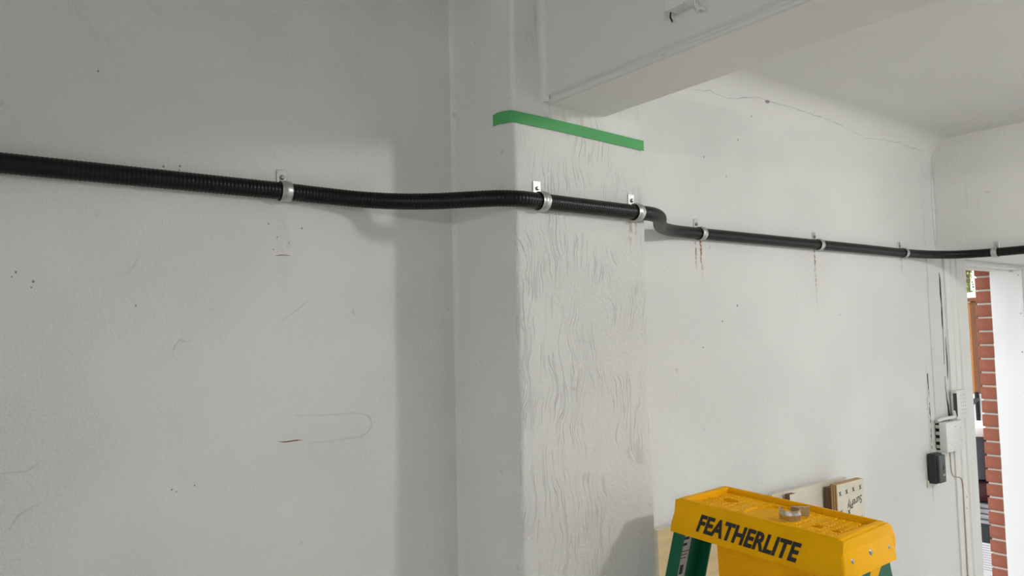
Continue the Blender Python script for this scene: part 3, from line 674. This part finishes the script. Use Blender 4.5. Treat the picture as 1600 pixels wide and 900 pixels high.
# ------------------------------------------------------------------ sheet offcuts behind the ladder
def sheet(name, dims, face, edge, label, lean=0.0):
    x0, x1, y0, y1, z0, z1 = dims
    bm = bmesh.new(); fs = box(bm, 0, x1-x0, 0, y1-y0, 0, z1-z0)
    for f in fs:
        n = f.calc_center_median(); f.material_index = 0
    bmesh.ops.recalc_face_normals(bm, faces=bm.faces)
    for f in bm.faces: f.material_index = 0 if abs(f.normal.y) > 0.5 else 1
    me = bpy.data.meshes.new(name); bm.to_mesh(me); bm.free()
    o = link(name, me, [face, edge]); o.location = (x0, y0, z0); o.rotation_euler = (lean, 0, 0)
    tag(o, label, 'board'); return o
sheet('plywood_sheet', (1.615, 2.12, 1.470, 1.488, 0, EYE-0.552), m_ply, m_plypale, 'tan plywood sheet standing against the wall behind the green ladder legs')
sheet('plywood_sheet', (2.135, 2.582, 1.452, 1.470, 0, EYE-0.528), m_plypale, m_plypale, 'pale plywood sheet standing at the back, behind the printed offcut')
sheet('board_offcut', (2.190, 2.225, 1.425, 1.443, 0, EYE-0.530), m_plypale, m_plydark, 'narrow offcut strip with dark edge just behind the ladder top')
sheet('board_offcut', (2.425, 2.60, 1.4265, 1.444, 0, EYE-0.540), m_plydark, m_plydark, 'dark brown board sandwiched behind the printed plywood offcut')
pc = sheet('plywood_offcut', (2.428, 2.602, 1.400, 1.4245, 0, EYE-0.528), m_plypale, m_plyedge, 'pale plywood offcut printed with an upside-down name and crosses')
H = EYE-0.528
def onface(x, z, rot):
    M = Matrix((Vector((1,0,0)), Vector((0,0,1)), Vector((0,-1,0)))).transposed().to_4x4()
    M.translation = (x, -0.0004, z); return M @ Matrix.Rotation(rot, 4, 'Z')
text_mesh('printed_name', 'SurePly', m_ink, pc, onface(0.112, H-0.072, PI+0.16), 0.038, 0.85, 0.25, 0.0003, 0.0001)
for x, z in ((0.018, H-0.030), (0.060, H-0.028), (0.104, H-0.026), (0.150, H-0.025), (0.022, H-0.092), (0.070, H-0.098), (0.024, H-0.155), (0.15, H-0.13)):
    text_mesh('printed_cross', 'x', m_ink, pc, onface(x, z, 0.1), 0.030, 0.9, 0, 0.0006, 0.0001)

# ------------------------------------------------------------------ outside, seen through the side door
bm = bmesh.new(); box(bm, -14, 30, 1.74, 30, -0.35, -0.02); box(bm, -14, -4.4, -12, 1.74, -0.35, -0.02); box(bm, 5.7, 30, -12, 1.74, -0.35, -0.02)
struct(fin(bm, 'ground', m_ground))
def build_outside():
    # stack against the brick wall
    e = empty('storage_tote', (5.06, 1.98, -0.02)); tag(e, 'black storage tote with a pale rim at the bottom of the stack outside', 'tote')
    hz = EYE-1.13+0.02
    bm = bmesh.new(); prism(bm, [(-0.16,-0.20),(0.16,-0.20),(0.16,0.20),(-0.16,0.20)], 'z', 0, hz-0.02); bevel(bm, 0.02, 3); fin(bm, 'tote_body', m_tote, e, 40)
    bm = bmesh.new(); box(bm, -0.175, 0.175, -0.215, 0.215, hz-0.028, hz-0.012); bevel(bm, 0.005, 2); fin(bm, 'tote_rim', m_tarp, e, 40)
    bm = bmesh.new(); box(bm, -0.1625, -0.1602, -0.145, 0.17, 0.255, 0.47); lb = fin(bm, 'paper_label', m_paper, e)
    for k in range(11): boxobj('print_line', (-0.1632, -0.1625, -0.135, 0.16, 0.455-k*0.014, 0.459-k*0.014), m_printgrey, lb)
    boxobj('print_block', (-0.1632, -0.1625, -0.135, -0.075, 0.262, 0.288), m_printgrey, lb)
    for k in range(3):
        bm = bmesh.new(); box(bm, 4.91+0.01*k, 5.20, 1.80+0.01*k, 2.17, EYE-1.138+0.030*k, EYE-1.111+0.030*k); bevel(bm, 0.010, 3)
        tag(fin(bm, 'folded_tarp', m_tarp, None, 50), ('lowest', 'middle', 'topmost')[k] + ' of three folded grey tarps on the black tote outside', 'tarp', 'folded tarps on the tote')
    bm = bmesh.new(); bmesh.ops.create_icosphere(bm, subdivisions=4, radius=1.0)
    for v in bm.verts:
        d = 1+0.12*noise.noise(v.co*2.2); v.co = Vector((5.055+v.co.x*0.17*d, 1.98+v.co.y*0.19*d, EYE-0.980+max(-0.064, min(0.066, v.co.z*0.085*d))))
    tag(fin(bm, 'cloth_bag', m_maroon, None, 60), 'dark maroon cloth bag squashed beneath the white-lidded bin outside', 'bag')
    e = empty('lidded_bin', (5.06, 1.99, EYE-0.911)); tag(e, 'slate grey bin with a bulging white lid on top of the stack outside', 'bin')
    bm = bmesh.new(); lathe(bm, [(0.150,0),(0.157,0.004),(0.168,0.26),(0.172,0.285)], (0,0,0), 'z', 28); fin(bm, 'bin_body', m_bin, e, 50)
    bm = bmesh.new(); lathe(bm, [(0.182,0.255),(0.186,0.262),(0.186,0.285),(0.175,0.305),(0.12,0.318),(0.02,0.322)], (0,0,0), 'z', 28); fin(bm, 'bin_lid', m_lid, e, 40)
    # patio chair behind
    e = empty('patio_chair', (6.35, 2.24, -0.02), math.radians(10)); tag(e, 'white patio chair with black tubular arms behind the bin outside', 'chair')
    bm = bmesh.new(); box(bm, 0.20, 0.225, -0.29, 0.36, 0.62, 1.20); bevel(bm, 0.01, 2); fin(bm, 'backrest', m_lid, e, 40)
    bm = bmesh.new(); box(bm, -0.27, 0.22, -0.25, 0.25, 0.46, 0.50); bevel(bm, 0.01, 2); fin(bm, 'seat', m_lid, e, 40)
    for s in (-1, 1):
        bm = bmesh.new(); tube(bm, catmull([(0.19, s*0.27, 1.16), (0.06, s*0.28, 1.14), (-0.06, s*0.285, 1.06), (-0.14, s*0.285, 0.95), (-0.25, s*0.28, 0.70), (-0.28, s*0.27, 0.0)], 0.03), 0.018, 10); fin(bm, 'arm', m_tote, e, 60)
        bm = bmesh.new(); tube(bm, [(0.19, s*0.27, 1.22), (0.24, s*0.27, 0.5), (0.30, s*0.27, 0.0)], 0.016, 10); fin(bm, 'leg', m_tote, e, 60)
    # board fence
    e = empty('cedar_fence', (7.5, 3.6, -0.02)); tag(e, 'tall brown and orange cedar board fence across the yard', 'fence')
    top = EYE+0.215+0.02; w = 0.055
    for k in range(57):
        y = -1.7735+k*(w+0.004)
        bm = bmesh.new(); dx = 0.012 if k % 2 else 0.0
        box(bm, dx, dx+0.018, y, y+w, 0, top-0.005*(k % 3)); bevel(bm, 0.003, 1)
        fin(bm, 'fence_board', m_fence if k % 2 else m_fence2, e)
    boxobj('top_rail', (-0.02, 0.06, -1.8, 1.6, top, top+0.035), m_fence2, e, 0.004)
    boxobj('lower_rail', (0.032, 0.07, -1.75, 1.55, 0.35, 0.44), m_fence2, e)
    # shed beyond the fence
    e = empty('garden_shed', (11.2, 4.4, -0.02)); tag(e, 'pale roofed garden shed just showing above the fence', 'shed')
    boxobj('shed_wall', (-0.1, 1.8, -1.3, 1.3, 0, 2.02), m_shedwall, e)
    bm = bmesh.new(); prism(bm, [(-0.35, 2.00), (-0.35, 2.06), (0.85, 2.22), (2.05, 2.06), (2.05, 2.00), (0.85, 2.16)], 'y', -1.5, 1.5); fin(bm, 'shed_roof', m_shedroof, e)
    # tree
    e = empty('garden_tree', (15.2, 5.98, -0.02)); tag(e, 'yellow-green leafy tree beyond the fence', 'tree')
    bm = bmesh.new(); tube(bm, [(0,0,0), (0.03,0.02,1.2), (-0.03,0.04,2.2), (0.05,0,3.0)], [0.13,0.11,0.08,0.03], 10); fin(bm, 'trunk', m_bark, e, 60)
    rnd = random.Random(3)
    tips = []
    for k in range(14):
        a = rnd.uniform(0, 2*PI); z0 = rnd.uniform(1.5, 2.8); l = rnd.uniform(0.6, 1.3)
        p0 = Vector((0, 0.03, z0)); p2 = p0+Vector((math.cos(a)*l, math.sin(a)*l, rnd.uniform(0.2, 0.9))); p1 = (p0+p2)/2+Vector((0,0,0.12))
        bm = bmesh.new(); tube(bm, catmull([p0, p1, p2], 0.1), 0.02, 6); fin(bm, 'branch', m_bark, e, 60); tips += [p1, p2, (p1+p2)/2]
    bm = bmesh.new()
    for k in range(3200):
        c = rnd.choice(tips); p = c+Vector((rnd.gauss(0, .22), rnd.gauss(0, .22), rnd.gauss(0, .2)))
        q = Matrix.Rotation(rnd.uniform(0, 2*PI), 3, 'Z') @ Matrix.Rotation(rnd.uniform(-1.2, 1.2), 3, 'X'); s = rnd.uniform(0.03, 0.055)
        vs = [bm.verts.new(p + q @ Vector(v)*s) for v in ((0,-1,0), (0.45,-0.1,0.12), (0,1,0), (-0.45,-0.1,0.12))]
        bm.faces.new((vs[0], vs[1], vs[2])); bm.faces.new((vs[0], vs[2], vs[3]))
    struct(fin(bm, 'foliage', m_leaf, e), 'stuff')
build_outside()
